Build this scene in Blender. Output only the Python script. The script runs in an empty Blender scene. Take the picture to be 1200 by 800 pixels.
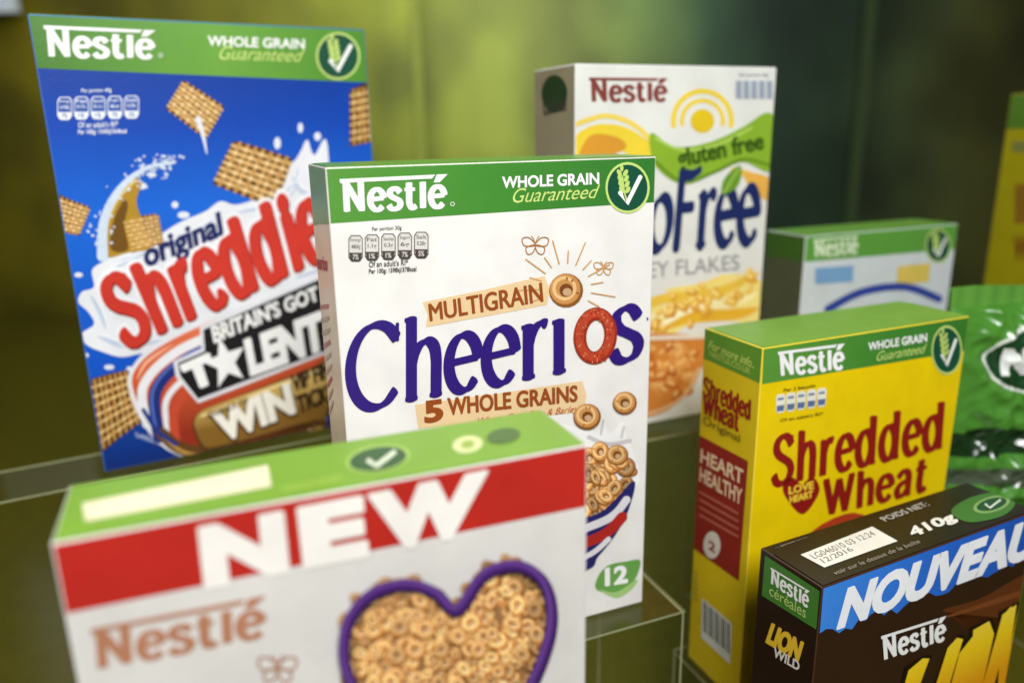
import bpy, math, numpy as np, bmesh, random
from mathutils import Matrix, Vector, noise
from mathutils.geometry import tessellate_polygon
random.seed(4)
# measured poses: left-front-top corner x, y, z (z from the lens), yaw, width, height, depth
BX={'A':[-.3287,.5711,.0825,.4988,.24,.3411,.029],'B':[-.0927,.3981,-.0165,.3841,.1946,.3023,.0589],'C':[.0501,.6012,.0462,.4121,.1899,.2950,.0702],
'D':[-.1465,.2182,-.1230,.3845,.1902,.283,.0451],'E':[.1596,.4714,-.1364,.4027,.1894,.27,.06],'F':[.1680,.3719,-.2448,.4486,.1902,.27,.0471],'G':[.2679,.6970,-.0971,.3758,.1902,.24,.0531]}
ZS=.515
f_,th,ro=903.29,.26706,-.01762
F=f_; FW=np.array([0,math.cos(th),-math.sin(th)]); _u=np.array([0,math.sin(th),math.cos(th)]); _r=np.array([1.,0,0])
RR=_r*math.cos(ro)+_u*math.sin(ro); UU=-_r*math.sin(ro)+_u*math.cos(ro)
# ---------------------------------------------------------------- scene basics
sc=bpy.context.scene; col=bpy.context.collection
cd=bpy.data.cameras.new('camera'); co=bpy.data.objects.new('camera',cd); col.objects.link(co); sc.camera=co
cd.sensor_width=36; cd.lens=F*36/1200; cd.clip_start=.01; cd.clip_end=50
co.matrix_world=Matrix(((RR[0],UU[0],-FW[0],0),(RR[1],UU[1],-FW[1],0),(RR[2],UU[2],-FW[2],ZS),(0,0,0,1)))
cd.dof.use_dof=True; cd.dof.focus_distance=.435; cd.dof.aperture_fstop=3.2
sc.view_settings.view_transform='Standard'; sc.view_settings.look='None'
CAM=Vector((0,0,ZS))
def ray(px,py): return Vector((FW+RR*(px-600)/F-UU*(py-400)/F).tolist())
def onz(px,py,z):
    d=ray(px,py); return CAM+d*((z-ZS)/d.z)
def lin(c):
    c=c/255; return c/12.92 if c<=.04045 else ((c+.055)/1.055)**2.4
MATS={}
def M(rgb,rough=.36,spec=.42,name='print',var=.06,bump=.15,bs=500,grad=None):
    key=(rgb,rough,spec,name)
    if key in MATS: return MATS[key]
    m=bpy.data.materials.new(name); m.use_nodes=True; nt=m.node_tree; b=nt.nodes['Principled BSDF']
    tc=nt.nodes.new('ShaderNodeTexCoord'); n=nt.nodes.new('ShaderNodeTexNoise'); n.inputs['Scale'].default_value=38; n.inputs['Detail'].default_value=5
    nt.links.new(tc.outputs['Object'],n.inputs['Vector'])
    rp=nt.nodes.new('ShaderNodeValToRGB'); L=[lin(x) for x in rgb]
    rp.color_ramp.elements[0].position=.3; rp.color_ramp.elements[1].position=.7
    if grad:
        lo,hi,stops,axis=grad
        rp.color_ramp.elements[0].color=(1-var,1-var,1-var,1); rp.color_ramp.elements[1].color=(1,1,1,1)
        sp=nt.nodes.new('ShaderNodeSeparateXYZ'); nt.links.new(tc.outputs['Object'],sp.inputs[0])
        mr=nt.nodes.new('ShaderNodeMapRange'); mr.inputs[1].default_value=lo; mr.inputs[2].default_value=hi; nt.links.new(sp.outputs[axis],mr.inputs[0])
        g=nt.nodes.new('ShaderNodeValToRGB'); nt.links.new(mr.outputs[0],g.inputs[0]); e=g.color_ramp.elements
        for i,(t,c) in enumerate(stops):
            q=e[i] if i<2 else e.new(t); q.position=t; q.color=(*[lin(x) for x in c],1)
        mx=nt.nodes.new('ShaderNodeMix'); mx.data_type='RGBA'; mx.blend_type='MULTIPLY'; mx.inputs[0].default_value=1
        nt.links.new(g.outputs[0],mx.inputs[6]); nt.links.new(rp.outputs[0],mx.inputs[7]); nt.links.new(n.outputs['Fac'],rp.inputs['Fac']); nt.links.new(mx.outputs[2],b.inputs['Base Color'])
    else:
        rp.color_ramp.elements[0].color=(*[x*(1-var) for x in L],1); rp.color_ramp.elements[1].color=(*[min(1,x*(1+var)) for x in L],1)
        nt.links.new(n.outputs['Fac'],rp.inputs['Fac']); nt.links.new(rp.outputs['Color'],b.inputs['Base Color'])
    n2=nt.nodes.new('ShaderNodeTexNoise'); n2.inputs['Scale'].default_value=bs; n2.inputs['Detail'].default_value=3
    nt.links.new(tc.outputs['Object'],n2.inputs['Vector'])
    bp=nt.nodes.new('ShaderNodeBump'); bp.inputs['Strength'].default_value=bump; bp.inputs['Distance'].default_value=.0006
    nt.links.new(n2.outputs['Fac'],bp.inputs['Height']); nt.links.new(bp.outputs['Normal'],b.inputs['Normal'])
    b.inputs['Roughness'].default_value=rough; b.inputs['Specular IOR Level'].default_value=spec
    MATS[key]=m; return m
def link(o,parent=None):
    col.objects.link(o)
    if parent: o.parent=parent
    return o
def tag(o,label,cat,group=None,kind=None):
    o['label']=label; o['category']=cat
    if group: o['group']=group
    if kind: o['kind']=kind
    return o
def mesh_obj(name,verts,faces,mats,mi=None,parent=None,smooth=False):
    me=bpy.data.meshes.new(name); me.from_pydata([tuple(q) for q in verts],[],faces)
    for m in mats: me.materials.append(m)
    if mi:
        for p,i in zip(me.polygons,mi): p.material_index=i
    if smooth:
        for p in me.polygons: p.use_smooth=True
    me.update()
    return link(bpy.data.objects.new(name,me),parent)
def catm(pts,closed=False,n=8):
    P=[np.array(p,float) for p in pts]; N=len(P); out_=[]
    if N==2 and not closed: return [tuple(P[0]+(P[1]-P[0])*k/3) for k in range(4)]
    for i in range(N if closed else N-1):
        if closed: a,b,c,d=P[i-1],P[i],P[(i+1)%N],P[(i+2)%N]
        else: a,b,c,d=P[max(i-1,0)],P[i],P[i+1],P[min(i+2,N-1)]
        for k in range(n):
            t=k/n
            out_.append(tuple(.5*((2*b)+(-a+c)*t+(2*a-5*b+4*c-d)*t*t+(-a+3*b-3*c+d)*t**3)))
    if not closed: out_.append(tuple(P[-1]))
    return out_
def inside(x,y,P):
    r=False; j=len(P)-1
    for i in range(len(P)):
        if (P[i][1]>y)!=(P[j][1]>y) and x<(P[j][0]-P[i][0])*(y-P[i][1])/(P[j][1]-P[i][1])+P[i][0]: r=not r
        j=i
    return r
def strip(pts,wf,closed=False,caps=True):
    n=len(pts); V=[];Fc=[]; P=[np.array(p,float) for p in pts]
    for i in range(n):
        if closed: t=P[(i+1)%n]-P[i-1]
        else: t=P[min(i+1,n-1)]-P[max(i-1,0)]
        L=np.hypot(*t)+1e-9; t=t/L; w=wf(i/(n-1),math.atan2(t[1],t[0])); nn=np.array([-t[1],t[0]])*w
        V+=[tuple(P[i]+nn),tuple(P[i]-nn)]
    for i in range(n if closed else n-1):
        j=(i+1)%n; Fc.append((2*i,2*i+1,2*j+1,2*j))
    if caps and not closed:
        for i,sg in ((0,-1),(n-1,1)):
            a=np.array(V[2*i]);b=np.array(V[2*i+1]); c=(a+b)/2; rad=(a-b)/2; tn=np.array([rad[1],-rad[0]])*sg
            ids=[2*i]
            for k in range(1,6):
                q=c+rad*math.cos(math.pi*k/6)+tn*math.sin(math.pi*k/6)*(caps if caps is not True else 1); ids.append(len(V)); V.append(tuple(q))
            ids.append(2*i+1); Fc.append(tuple(ids))
    return V,Fc
TXT={}
def text_mesh(s,bold,shear,sp):
    key=(s,bold,shear,sp)
    if key in TXT: return TXT[key]
    cu=bpy.data.curves.new('t','FONT'); cu.body=s; cu.size=1; cu.offset=bold; cu.shear=shear; cu.space_character=sp; cu.resolution_u=4
    o=bpy.data.objects.new('t',cu); col.objects.link(o); bpy.context.view_layer.update()
    dg=bpy.context.evaluated_depsgraph_get(); ev=o.evaluated_get(dg); me=ev.to_mesh()
    V=[(q.co.x,q.co.y) for q in me.vertices]; Fc=[tuple(p.vertices) for p in me.polygons]; ev.to_mesh_clear()
    bpy.data.objects.remove(o); bpy.data.curves.remove(cu)
    x0=min(q[0] for q in V);x1=max(q[0] for q in V);y0=min(q[1] for q in V);y1=max(q[1] for q in V)
    V=[((a-x0)/(x1-x0),(b-y0)/(y1-y0)) for a,b in V]
    TXT[key]=(V,Fc); return TXT[key]
# pen lettering: smooth stroke skeletons swept with a broad nib -----------------
def arc(cx,cy,rx,ry,a0,a1,n=9): return [(cx+rx*math.cos(math.radians(a0+(a1-a0)*i/(n-1))),cy+ry*math.sin(math.radians(a0+(a1-a0)*i/(n-1)))) for i in range(n)]
sS=[(.42,.53),(.34,.63),(.23,.66),(.11,.60),(.08,.49),(.15,.40),(.26,.34),(.38,.27),(.43,.17),(.37,.05),(.23,0),(.11,.03),(.04,.13)]
GL={
'N':(.84,[([(.16,.95),(.16,0)],0),([(.14,.95),(.66,.03)],0),([(.66,.95),(.66,0)],0)],[(.0,.95,.2,.95)]),
'l':(.28,[([(.13,.81),(.13,0)],0)],[]),
'T':(.44,[([(.17,.81),(.17,.5),(.17,.18),(.26,.01),(.40,.07)],0)],[(.02,.60,.36,.60)]),
'C':(.88,[(arc(.46,.49,.40,.50,38,318,13),0)],[(.79,.97,.79,.76)]),
'G':(.88,[(arc(.46,.49,.40,.50,38,310,13)+[(.76,.30),(.76,.42)],0)],[(.56,.42,.86,.42)]),
'h':(.66,[([(.13,1.0),(.13,0)],0),([(.13,.40),(.18,.53),(.27,.63),(.38,.66),(.48,.59),(.515,.44),(.515,.22),(.515,0)],0)],[(.03,.99,.13,.99),(.04,.015,.22,.015),(.42,.015,.60,.015)]),
'e':(.58,[([(.07,.35),(.50,.37)],0),(arc(.285,.33,.23,.33,8,318,13),0)],[]),
'r':(.47,[([(.13,.64),(.13,0)],0),([(.13,.38),(.17,.50),(.24,.60),(.33,.65),(.41,.63)],0)],[(.03,.63,.13,.64),(.04,.015,.23,.015)]),
'i':(.29,[([(.14,.64),(.14,0)],0)],[(.04,.63,.14,.64),(.05,.015,.24,.015)]),
'I':(.29,[([(.14,.64),(.14,0)],0),([(.14,.87),(.145,.90)],0)],[(.04,.63,.14,.64),(.05,.015,.24,.015)]),
'o':(.62,[(arc(.295,.33,.25,.33,90,420,12),1)],[]),
's':(.50,[(sS,0)],[]),
'S':(.70,[([(x*1.38,y*1.5) for x,y in sS],0)],[(.59,.97,.59,.80),(.06,.03,.06,.20)]),
'd':(.68,[(arc(.265,.33,.215,.33,90,420,12),1),([(.50,1.0),(.50,0)],0)],[(.39,.985,.50,.99),(.50,.015,.61,.015)]),
'W':(1.06,[([(.08,1),(.29,.02)],0),([(.29,.02),(.53,.92)],0),([(.53,.92),(.74,.02)],0),([(.74,.02),(.96,1)],0)],[(-.0,.985,.18,.985),(.86,.985,1.04,.985)]),
'a':(.60,[([(.08,.53),(.22,.66),(.38,.62),(.44,.46),(.44,.2),(.44,0)],0),([(.44,.40),(.22,.35),(.06,.20),(.13,.02),(.29,.03),(.44,.17)],0)],[(.44,.015,.54,.015)]),
't':(.44,[([(.17,.90),(.17,.5),(.17,.18),(.26,.01),(.40,.07)],0)],[(.02,.63,.36,.63)]),
'F':(.62,[([(.14,1),(.14,0)],0),([(.14,.96),(.40,.94),(.62,1.0)],0),([(.14,.52),(.48,.52)],0)],[]),
'0':(.66,[],[]),
}
def pen_word(w,thick,thin,nib=.2,serif=None,track=0,caps=True,xh=.66):
    strokes=[];x=track/2; serif=thin if serif is None else serif
    for ch in w:
        adv,st,se=GL[ch]; my=(lambda y:y) if ch in 'NSWCGFTl' else (lambda y:y*xh/.66 if y<.66 else xh+(y-.66)*(1-xh)/.34)
        for pts,cl in st:
            dot=len(pts)==2 and abs(pts[0][1]-pts[1][1])<.1 and ch=='I'
            p=catm([(x+a,my(b)) for a,b in pts],bool(cl),5); strokes.append(strip(p,lambda t,an:(thin+(thick-thin)*abs(math.sin(an-nib)))/2,bool(cl),True if dot else caps))
        if serif>0:
            for a,b,c,d in se: strokes.append(strip(catm([(x+a,my(b)),(x+c,my(d))]),lambda t,an:serif/2,False,caps))
        x+=adv+track
    return strokes,x
# ---------------------------------------------------------------- boxes
BOX={}
def make_box(k,label,front,side,top,edge=None,group='cereal boxes on display',grad=None):
    X,Y,Z,psi,W,H,D=[float(q) for q in BX[k]]
    base=Vector((X,Y,Z-H+ZS))+Vector((math.cos(psi),math.sin(psi),0))*W/2+Vector((-math.sin(psi),math.cos(psi),0))*D/2
    e=bpy.data.objects.new('cereal_box',None); e.empty_display_size=.03; e.location=base; e.rotation_euler=(0,0,psi); col.objects.link(e)
    tag(e,label,'cereal box',group)
    mw=Matrix.Translation(base)@Matrix.Rotation(psi,4,'Z'); inv=mw.inverted()
    BOX[k]=dict(e=e,W=W,H=H,D=D,inv=inv)
    bm=bmesh.new(); bmesh.ops.create_cube(bm,size=1,matrix=Matrix.Translation((0,0,H/2))@Matrix.Diagonal((W,D,H,1)))
    bmesh.ops.bevel(bm,geom=bm.edges[:],offset=.0006,segments=2,profile=.5,affect='EDGES')
    me=bpy.data.meshes.new('carton')
    for f in bm.faces:
        n=f.normal; f.material_index=0 if n.y<-.95 else 1 if abs(n.x)>.95 else 2 if n.z>.95 else 0 if n.y>.95 else 3
    bm.to_mesh(me); bm.free()
    ed=edge or tuple(int(a*.75+60) for a in front)
    me.materials.append(M(front,.34,.42,'printed_card' if not grad else 'graded_card',grad=grad))
    for c in (side,top,ed): me.materials.append(M(c,.34,.42,'printed_card'))
    link(bpy.data.objects.new('carton',me),e)
    t=.0006; a=W/2-.0012; yb=D/2-.004; yf=-D/2+.0008
    out2=[(-a,yf),(a,yf),(a,yb-.006),(a-.006,yb),(-a+.006,yb),(-a,yb-.006)]
    vs=[(x,y,H+.00005) for x,y in out2]+[(x,y,H+t) for x,y in out2]; n=6
    mesh_obj('top_flap',vs,[tuple(range(n,2*n))]+[(i,(i+1)%n,(i+1)%n+n,i+n) for i in range(n)],[M(top,.34,.42,'printed_card')],None,e)
    return e
class Pr:
    def __init__(s,k,face='front',lvl=1,st=8e-6):
        s.b=BOX[k]; s.face=face; s.z=lvl*.0001; s.V=[];s.F=[];s.I=[];s.m=[]; s.st=st
    def mp(s,px,py,z):
        b=s.b; o=b['inv']@CAM; d=b['inv'].to_3x3()@ray(px,py); W,H,D=b['W']/2,b['H'],b['D']/2; g=.0007
        cl=lambda a,lo,hi:max(lo,min(hi,a))
        if s.face=='front':
            t=(-D-o.y)/d.y; p=o+d*t; return (cl(p.x,-W+g,W-g),-D-z,cl(p.z,g,H-g))
        if s.face=='left':
            t=(-W-o.x)/d.x; p=o+d*t; return (-W-z,cl(p.y,-D+g,D-g),cl(p.z,g,H-g))
        t=(H+.0006-o.z)/d.z; p=o+d*t; return (cl(p.x,-W+.0014,W-.0014),cl(p.y,-D+.001,D-.0045),H+.0006+z)
    def raw(s,V,Fc,color,mat=None):
        m=mat or M(color)
        if m not in s.m: s.m.append(m)
        i=s.m.index(m); s.z+=s.st; o=len(s.V)
        s.V+=[s.mp(x,y,s.z) for x,y in V]
        for f in Fc: s.F.append(tuple(o+q for q in f)); s.I.append(i)
        return s
    def poly(s,pts,color,smooth=False,n=6,mat=None):
        if smooth: pts=catm(pts,True,n)
        tr=tessellate_polygon([[Vector((x,y,0)) for x,y in pts]])
        return s.raw(pts,[tuple(t) for t in tr],color,mat)
    def quad(s,q,color,n=8,mat=None):
        V=[];Fc=[]
        for i in range(n+1):
            a=i/n
            for j in range(2):
                V.append(tuple((np.array(q[0])*(1-a)+np.array(q[1])*a)*(1-j)+(np.array(q[3])*(1-a)+np.array(q[2])*a)*j))
        for i in range(n): Fc.append((2*i,2*i+2,2*i+3,2*i+1))
        return s.raw(V,Fc,color,mat)
    def ell(s,cx,cy,rx,ry,color,rot=0,n=28):
        c,si=math.cos(rot),math.sin(rot)
        return s.raw([(cx+rx*math.cos(a)*c-ry*math.sin(a)*si,cy+rx*math.cos(a)*si+ry*math.sin(a)*c) for a in [2*math.pi*i/n for i in range(n)]],[tuple(range(n))],color)
    def ring(s,cx,cy,rx,ry,w,color,rot=0,a0=0,a1=2*math.pi,n=32):
        full=abs(a1-a0-2*math.pi)<1e-6
        c,si=math.cos(rot),math.sin(rot); A=[a0+(a1-a0)*i/(n if full else n-1) for i in range(n)]
        pts=[(cx+rx*math.cos(a)*c-ry*math.sin(a)*si,cy+rx*math.cos(a)*si+ry*math.sin(a)*c) for a in A]
        V,Fc=strip(pts,lambda t,an:w/2,full); return s.raw(V,Fc,color)
    def stroke(s,pts,w,color,smooth=True,closed=False,taper=None):
        p=catm(pts,closed) if smooth else pts
        V,Fc=strip(p,(lambda t,an:w/2*(taper(t) if taper else 1)),closed); return s.raw(V,Fc,color)
    def bil(s,V,q):
        q=[np.array(a,float) for a in q]
        return [tuple((q[3]*(1-x)+q[2]*x)*(1-y)+(q[0]*(1-x)+q[1]*x)*y) for x,y in V]
    def text(s,t,q,color,bold=.015,shear=0,sp=1,fat=0,mat=None):
        V,Fc=text_mesh(t,bold,shear,sp); P=s.bil(V,q)
        for dx,dy in ([(0,0)] if not fat else [(-fat,0),(fat,0),(0,-fat*.7),(0,fat*.7),(-fat*.7,-fat*.5),(fat*.7,fat*.5),(fat*.7,-fat*.5),(-fat*.7,fat*.5),(0,0)]): s.raw([(x+dx,y+dy) for x,y in P],Fc,color,mat)
        return s
    def line(s,t,x0,y0,x1,y1,h,color,bold=.01,shear=0,sp=1):
        return s.text(t,[(x0,y0-h),(x1,y1-h),(x1,y1),(x0,y0)],color,bold,shear,sp)
    def pen(s,w,q,color,thick,thin,nib=.2,serif=None,track=0,dx=0,dy=0,caps=True,xh=.66):
        st,x=pen_word(w,thick,thin,nib,serif,track,caps,xh)
        for V,Fc in st: s.raw([(a+dx,b+dy) for a,b in s.bil([(a/x,b) for a,b in V],q)],Fc,color)
        return s
    def brand(s,q,color,reg=False):
        st,x=pen_word('NesTle',.215,.14,.0,.11,.06,.15,.65)
        for V,Fc in st: s.raw(s.bil([(a/x,b*.97) for a,b in V],q),Fc,color)
        s.raw(s.bil([(.0,.885),(.85,.885),(.88,1.0),(.0,1.0)],q),[(0,1,2,3)],color)
        s.raw(s.bil([(.865,.76),(.92,.76),(.995,1.0),(.895,1.0)],q),[(0,1,2,3)],color)
        if reg:
            a,b=q[2]; s.ring(a+5,b-3,2.2,2.2,.7,color)
        return s
    def build(s,name,parent=None):
        return mesh_obj(name,s.V,s.F,s.m,s.I,parent or s.b['e'])
def seal(k,face,cx,cy,rx,ry,lvl=4):
    EAR=(184,210,112)
    p=Pr(k,face,lvl); p.ell(cx,cy,rx,ry,(190,215,120)).ell(cx,cy,rx*.9,ry*.9,(22,78,56)); o=p.build('grain_seal')
    w=Pr(k,face,lvl+2); X=lambda a:cx+a*rx; Y=lambda a:cy+a*ry
    w.stroke([(X(-.04),Y(.52)),(X(-.16),Y(.1)),(X(-.24),Y(-.45))],rx*.07,EAR)
    for t in range(4):
        yy=-.58+.22*t
        for sg in (-1,1): w.ell(X(-.24+.14*sg+.035*t),Y(yy),rx*.095,ry*.15,EAR,sg*.5,12)
    w.ell(X(-.27),Y(-.76),rx*.08,ry*.13,EAR,0,12); w.build('wheat_ear',o)
    c=Pr(k,face,lvl+3); c.stroke([(X(-.34),Y(.20)),(X(-.04),Y(.62)),(X(.56),Y(-.42))],rx*.19,(238,241,234),smooth=False); c.build('check_mark',o)
def nutrition(k,x0,y0,x1,y1,h,dark,top,l2,l3,vals,fill):
    p=Pr(k,'front',3); n=5
    p.line(top,x0+(x1-x0)*.3,y0-4,x0+(x1-x0)*.66,y0-4+(y1-y0)*.36,6,dark,.01)
    for i in range(n):
        a=x0+(x1-x0)*(i+.06)/n; b=x0+(x1-x0)*(i+.94)/n; ya=y0+(y1-y0)*(i+.5)/n; cx=(a+b)/2; w=(b-a)/2
        rr=[(a,ya+4),(a+3,ya),(b-3,ya),(b,ya+4),(b,ya+h-5),(b-4,ya+h),(a+4,ya+h),(a,ya+h-5)]
        p.poly(rr,dark); p.poly([(cx+(x-cx)*.88,ya+h/2+(y-ya-h/2)*.92) for x,y in rr],fill)
        p.line(['Energy','Fat','Saturates','Sugars','Salt'][i],cx-w*.72,ya+h*.27,cx+w*.72,ya+h*.27,h*.15,dark,.01)
        p.line(vals[i],cx-w*.6,ya+h*.56,cx+w*.6,ya+h*.56,h*.2,dark,.015)
        p.quad([(a+1,ya+h*.66),(b-1,ya+h*.66),(b-2,ya+h*.96),(a+2,ya+h*.96)],dark)
        p.line(['7%','1%','1%','7%','5%'][i],cx-w*.4,ya+h*.92,cx+w*.4,ya+h*.92,h*.2,fill,.015)
    yb=y1+h
    p.line(l2,x0+(x1-x0)*.26,yb+11,x0+(x1-x0)*.74,yb+11+(y1-y0)*.5,7,dark,.012)
    p.line(l3,x0+(x1-x0)*.26,yb+20,x0+(x1-x0)*.84,yb+20+(y1-y0)*.6,7,dark,.02)
    p.build('nutrition_panel')
TONE=[.72,.86,1,1.12,1.25]
def cheerio(p,cx,cy,r,sq=1,rot=0,tone=1):
    tone=min(TONE,key=lambda q:abs(q-tone))
    T=lambda c:tuple(int(min(255,x*tone)) for x in c)
    p.ell(cx,cy,r,r*sq,T((140,86,38)),rot,18); p.ell(cx-r*.06,cy-r*.08,r*.9,r*.9*sq,T((196,140,78)),rot,18)
    p.ring(cx-r*.1,cy-r*.12,r*.62,r*.62*sq,r*.2,T((228,186,128)),rot,n=16); p.ell(cx,cy,r*.40,r*.40*sq,T((116,68,30)),rot,12); p.ell(cx+r*.06,cy+r*.1,r*.27,r*.24*sq,T((196,160,120)),rot,10)
    for _ in range(3):
        a=random.random()*6.3; p.ell(cx+r*.68*math.cos(a),cy+r*.68*sq*math.sin(a),r*.12,r*.07,T((160,98,44)),a,6)
def biscuit(k,q,name='biscuit_picture',lvl=4,nn=7):
    p=Pr(k,'front',lvl,3e-6); f=lambda a,b:tuple((np.array(q[0])*(1-a)+np.array(q[1])*a)*(1-b)+(np.array(q[3])*(1-a)+np.array(q[2])*a)*b)
    p.poly([f(a,b) for a,b in ((-.06,.0),(.0,-.06),(.5,-.07),(1.02,-.05),(1.06,.5),(1.04,1.06),(.5,1.04),(-.04,1.06),(-.06,.5))],(96,60,20))
    S=math.hypot(q[1][0]-q[0][0],q[1][1]-q[0][1])
    for i in range(nn):
        t=(i+.5)/nn
        p.stroke([f(t,-.03),f(t+.02*math.sin(i*2),.5),f(t,1.03)],S/nn*.42,(196,148,78))
    for i in range(nn):
        t=(i+.5)/nn
        p.stroke([f(-.03,t),f(.5,t+.02*math.sin(i*3)),f(1.03,t)],S/nn*.42,(224,182,114))
    for i in range(nn):
        for j in range(nn):
            if (i+j)%2: p.ell(*f((i+.5)/nn,(j+.5)/nn),S/nn*.28,S/nn*.2,(246,218,164),.5,8)
            elif (i*j)%3==0: p.ell(*f((i+.5)/nn,(j+.5)/nn),S/nn*.2,S/nn*.14,(170,116,54),.5,8)
    p.build(name)
WH=(240,240,237); LG=(200,218,124)
# ================= A : blue box
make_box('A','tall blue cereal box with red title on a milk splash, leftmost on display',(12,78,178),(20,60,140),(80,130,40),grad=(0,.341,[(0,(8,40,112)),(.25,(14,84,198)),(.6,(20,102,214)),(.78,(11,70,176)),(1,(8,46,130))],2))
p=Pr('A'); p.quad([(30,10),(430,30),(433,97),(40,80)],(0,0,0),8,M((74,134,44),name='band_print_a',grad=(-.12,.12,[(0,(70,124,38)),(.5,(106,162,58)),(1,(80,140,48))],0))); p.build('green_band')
p=Pr('A','front',3); p.brand([(51,30),(183,36),(183,68),(54,66)],WH,True); p.build('brand_lettering')
p=Pr('A','front',3); p.text('WHOLE GRAIN',[(243,42),(357,46),(357,58),(243,54)],WH,.03); p.text('Guaranteed',[(257,54),(357,58),(357,73),(257,70)],LG,.0,.45); p.build('guarantee_lettering')
seal('A','front',396,66,26,28)
nutrition('A',66,114,164,112,27,(232,236,240),'Per portion 40g','Of an adult\'s RI*','Per 100g: 1540kJ/364kcal',['610kJ','0.7g','0.1g','6g','0.29g'],(24,74,160))
p=Pr('A','front',2)
p.poly([(108,316),(122,306),(136,296),(168,287),(208,262),(240,248),(258,236),(276,240),(302,232),(322,218),(336,200),(334,184),(343,190),(352,178),(360,164),(368,182),(384,172),(384,338),(352,336),(300,362),(250,386),(214,394),(190,412),(166,414),(142,418),(120,412),(102,404),(94,392),(110,380),(104,366),(92,354),(96,342),(110,336)],(230,232,236),True,6)
for cx,cy,rx,ry in [(92,322,5,3),(84,346,5,3),(325,168,4,7),(352,150,3,6),(372,160,4,5),(128,430,6,3),(100,416,4,3),(215,252,7,4),(205,240,4,4),(178,205,5,3),(166,218,6,4),(190,195,3,3),(86,384,5,3),(300,220,4,5),(152,432,4,3)]: p.ell(cx,cy,rx,ry,(222,228,236))
for a,ww in (([(140,306),(200,284),(250,258)],9),([(276,250),(330,234),(352,206)],8),([(114,394),(150,404),(190,398)],9),([(106,346),(118,366),(124,386)],6),([(214,384),(262,372),(310,350)],8),([(346,326),(366,318),(384,316)],6),([(342,206),(354,224),(380,228)],6),([(126,318),(150,306),(166,300)],4),([(330,226),(346,214),(350,196)],4)): p.stroke(a,ww,(192,204,222),taper=lambda t:math.sin(t*3.14)+.05); p.stroke([(x+2,y-3) for x,y in a],ww*.35,(246,247,250),taper=lambda t:math.sin(t*3.14)+.05)
p.stroke([(205,190),(170,198),(140,222),(122,258),(120,300)],10,(206,220,236),taper=lambda t:.3+t)
for _ in range(110):
    t=random.random(); p.ell(200-90*t+random.gauss(0,7),188+95*t*t+random.gauss(0,8),random.uniform(.8,2.2),random.uniform(.8,2),(214,226,240),0,7)
p.stroke([(232,140),(238,160),(242,180)],6,(226,228,232),taper=lambda t:1.2-t); p.build('milk_splash')
p=Pr('A','front',4); p.poly([(122,300),(122,262),(134,234),(156,210),(166,214),(160,236),(168,262),(176,290),(150,296)],(176,136,36),True); p.poly([(130,292),(132,262),(144,236),(150,240),(146,264),(150,292)],(110,76,18),True); p.stroke([(124,290),(126,262),(138,234),(158,212)],3,(226,196,110)); p.build('spoon_picture')
p=Pr('A','front',6); p.text('original',[(166,286),(257,248),(263,284),(173,322)],(24,32,92),.02,fat=.8); p.build('subtitle_lettering')
p=Pr('A','front',6,4e-6); Q=[(112,334),(400,198),(416,282),(146,406)]
p.pen('ShreddIes',Q,(242,242,244),.40,.25,.1,.22,.06,0,0,.5,.76); p.pen('ShreddIes',Q,(122,24,20),.29,.155,.1,.12,.06,1.2,2,.4,.76); p.pen('ShreddIes',Q,(204,54,40),.275,.14,.1,.11,.06,0,0,.4,.76); p.build('title_lettering')
p=Pr('A','front',5,4e-6)
OR=M((196,82,48),name='roundel_print',grad=(.02,.13,[(0,(150,46,26)),(.5,(214,92,50)),(1,(232,130,90))],2))
p.poly([(150,454),(160,422),(196,394),(250,370),(330,344),(384,330),(384,400),(384,480),(372,502),(330,520),(270,536),(212,534),(174,506)],(226,226,230),True); p.poly([(155,452),(165,424),(199,399),(252,375),(332,349),(384,336),(384,400),(384,478),(370,498),(330,514),(270,529),(216,528),(178,500)],(0,0,0),True,6,OR)
p.stroke([(172,496),(168,452),(204,414),(266,386),(340,360)],11,(232,232,234)); p.stroke([(186,512),(182,460),(212,425),(264,400),(340,372)],14,(26,46,118)); p.stroke([(184,508),(179,458),(210,421),(262,396)],3,(84,110,190)); p.stroke([(200,522),(194,472),(218,442),(252,422)],7,(232,232,234))
p.stroke([(206,518),(204,480),(227,450)],11,(196,74,46)); p.stroke([(190,508),(215,526),(265,529),(330,514),(376,496)],15,(96,62,24)); p.stroke([(192,512),(218,530),(266,533),(330,519),(376,501)],4,(186,142,66)); p.stroke([(168,480),(184,504),(206,520)],5,(26,52,132)); p.stroke([(160,446),(172,424),(204,402)],3,(250,190,160),taper=lambda t:math.sin(t*3.14)); p.build('promotion_roundel')
p=Pr('A','front',7); p.poly([(234,383),(376,322),(388,350),(388,412),(232,472),(206,441),(203,423),(236,408)],(222,222,226)); p.poly([(238,386),(374,327),(386,350),(386,409),(232,467),(211,440),(208,425),(240,411)],(22,20,24)); o=p.build('promotion_banner')
p=Pr('A','front',9); p.text("BRITAIN'S GOT",[(247,382),(370,334),(374,351),(251,402)],WH,.02,fat=.5); p.text('T',[(212,428),(244,414),(252,446),(226,457)],WH,.04,fat=2); p.text('LENT',[(286,398),(376,364),(382,408),(294,440)],WH,.04,fat=1.2)
st=[]
for i in range(10):
    a=-math.pi/2-.3+i*math.pi/5; R=(31 if i%2==0 else 13); st.append((264+R*math.cos(a)*.85,424+R*math.sin(a)))
p.poly(st,WH); p.build('promotion_lettering',o)
GO=M((140,102,40),name='gold_print',grad=(.02,.12,[(0,(136,98,38)),(.3,(226,190,106)),(.6,(176,134,58)),(1,(234,202,128))],2))
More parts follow.
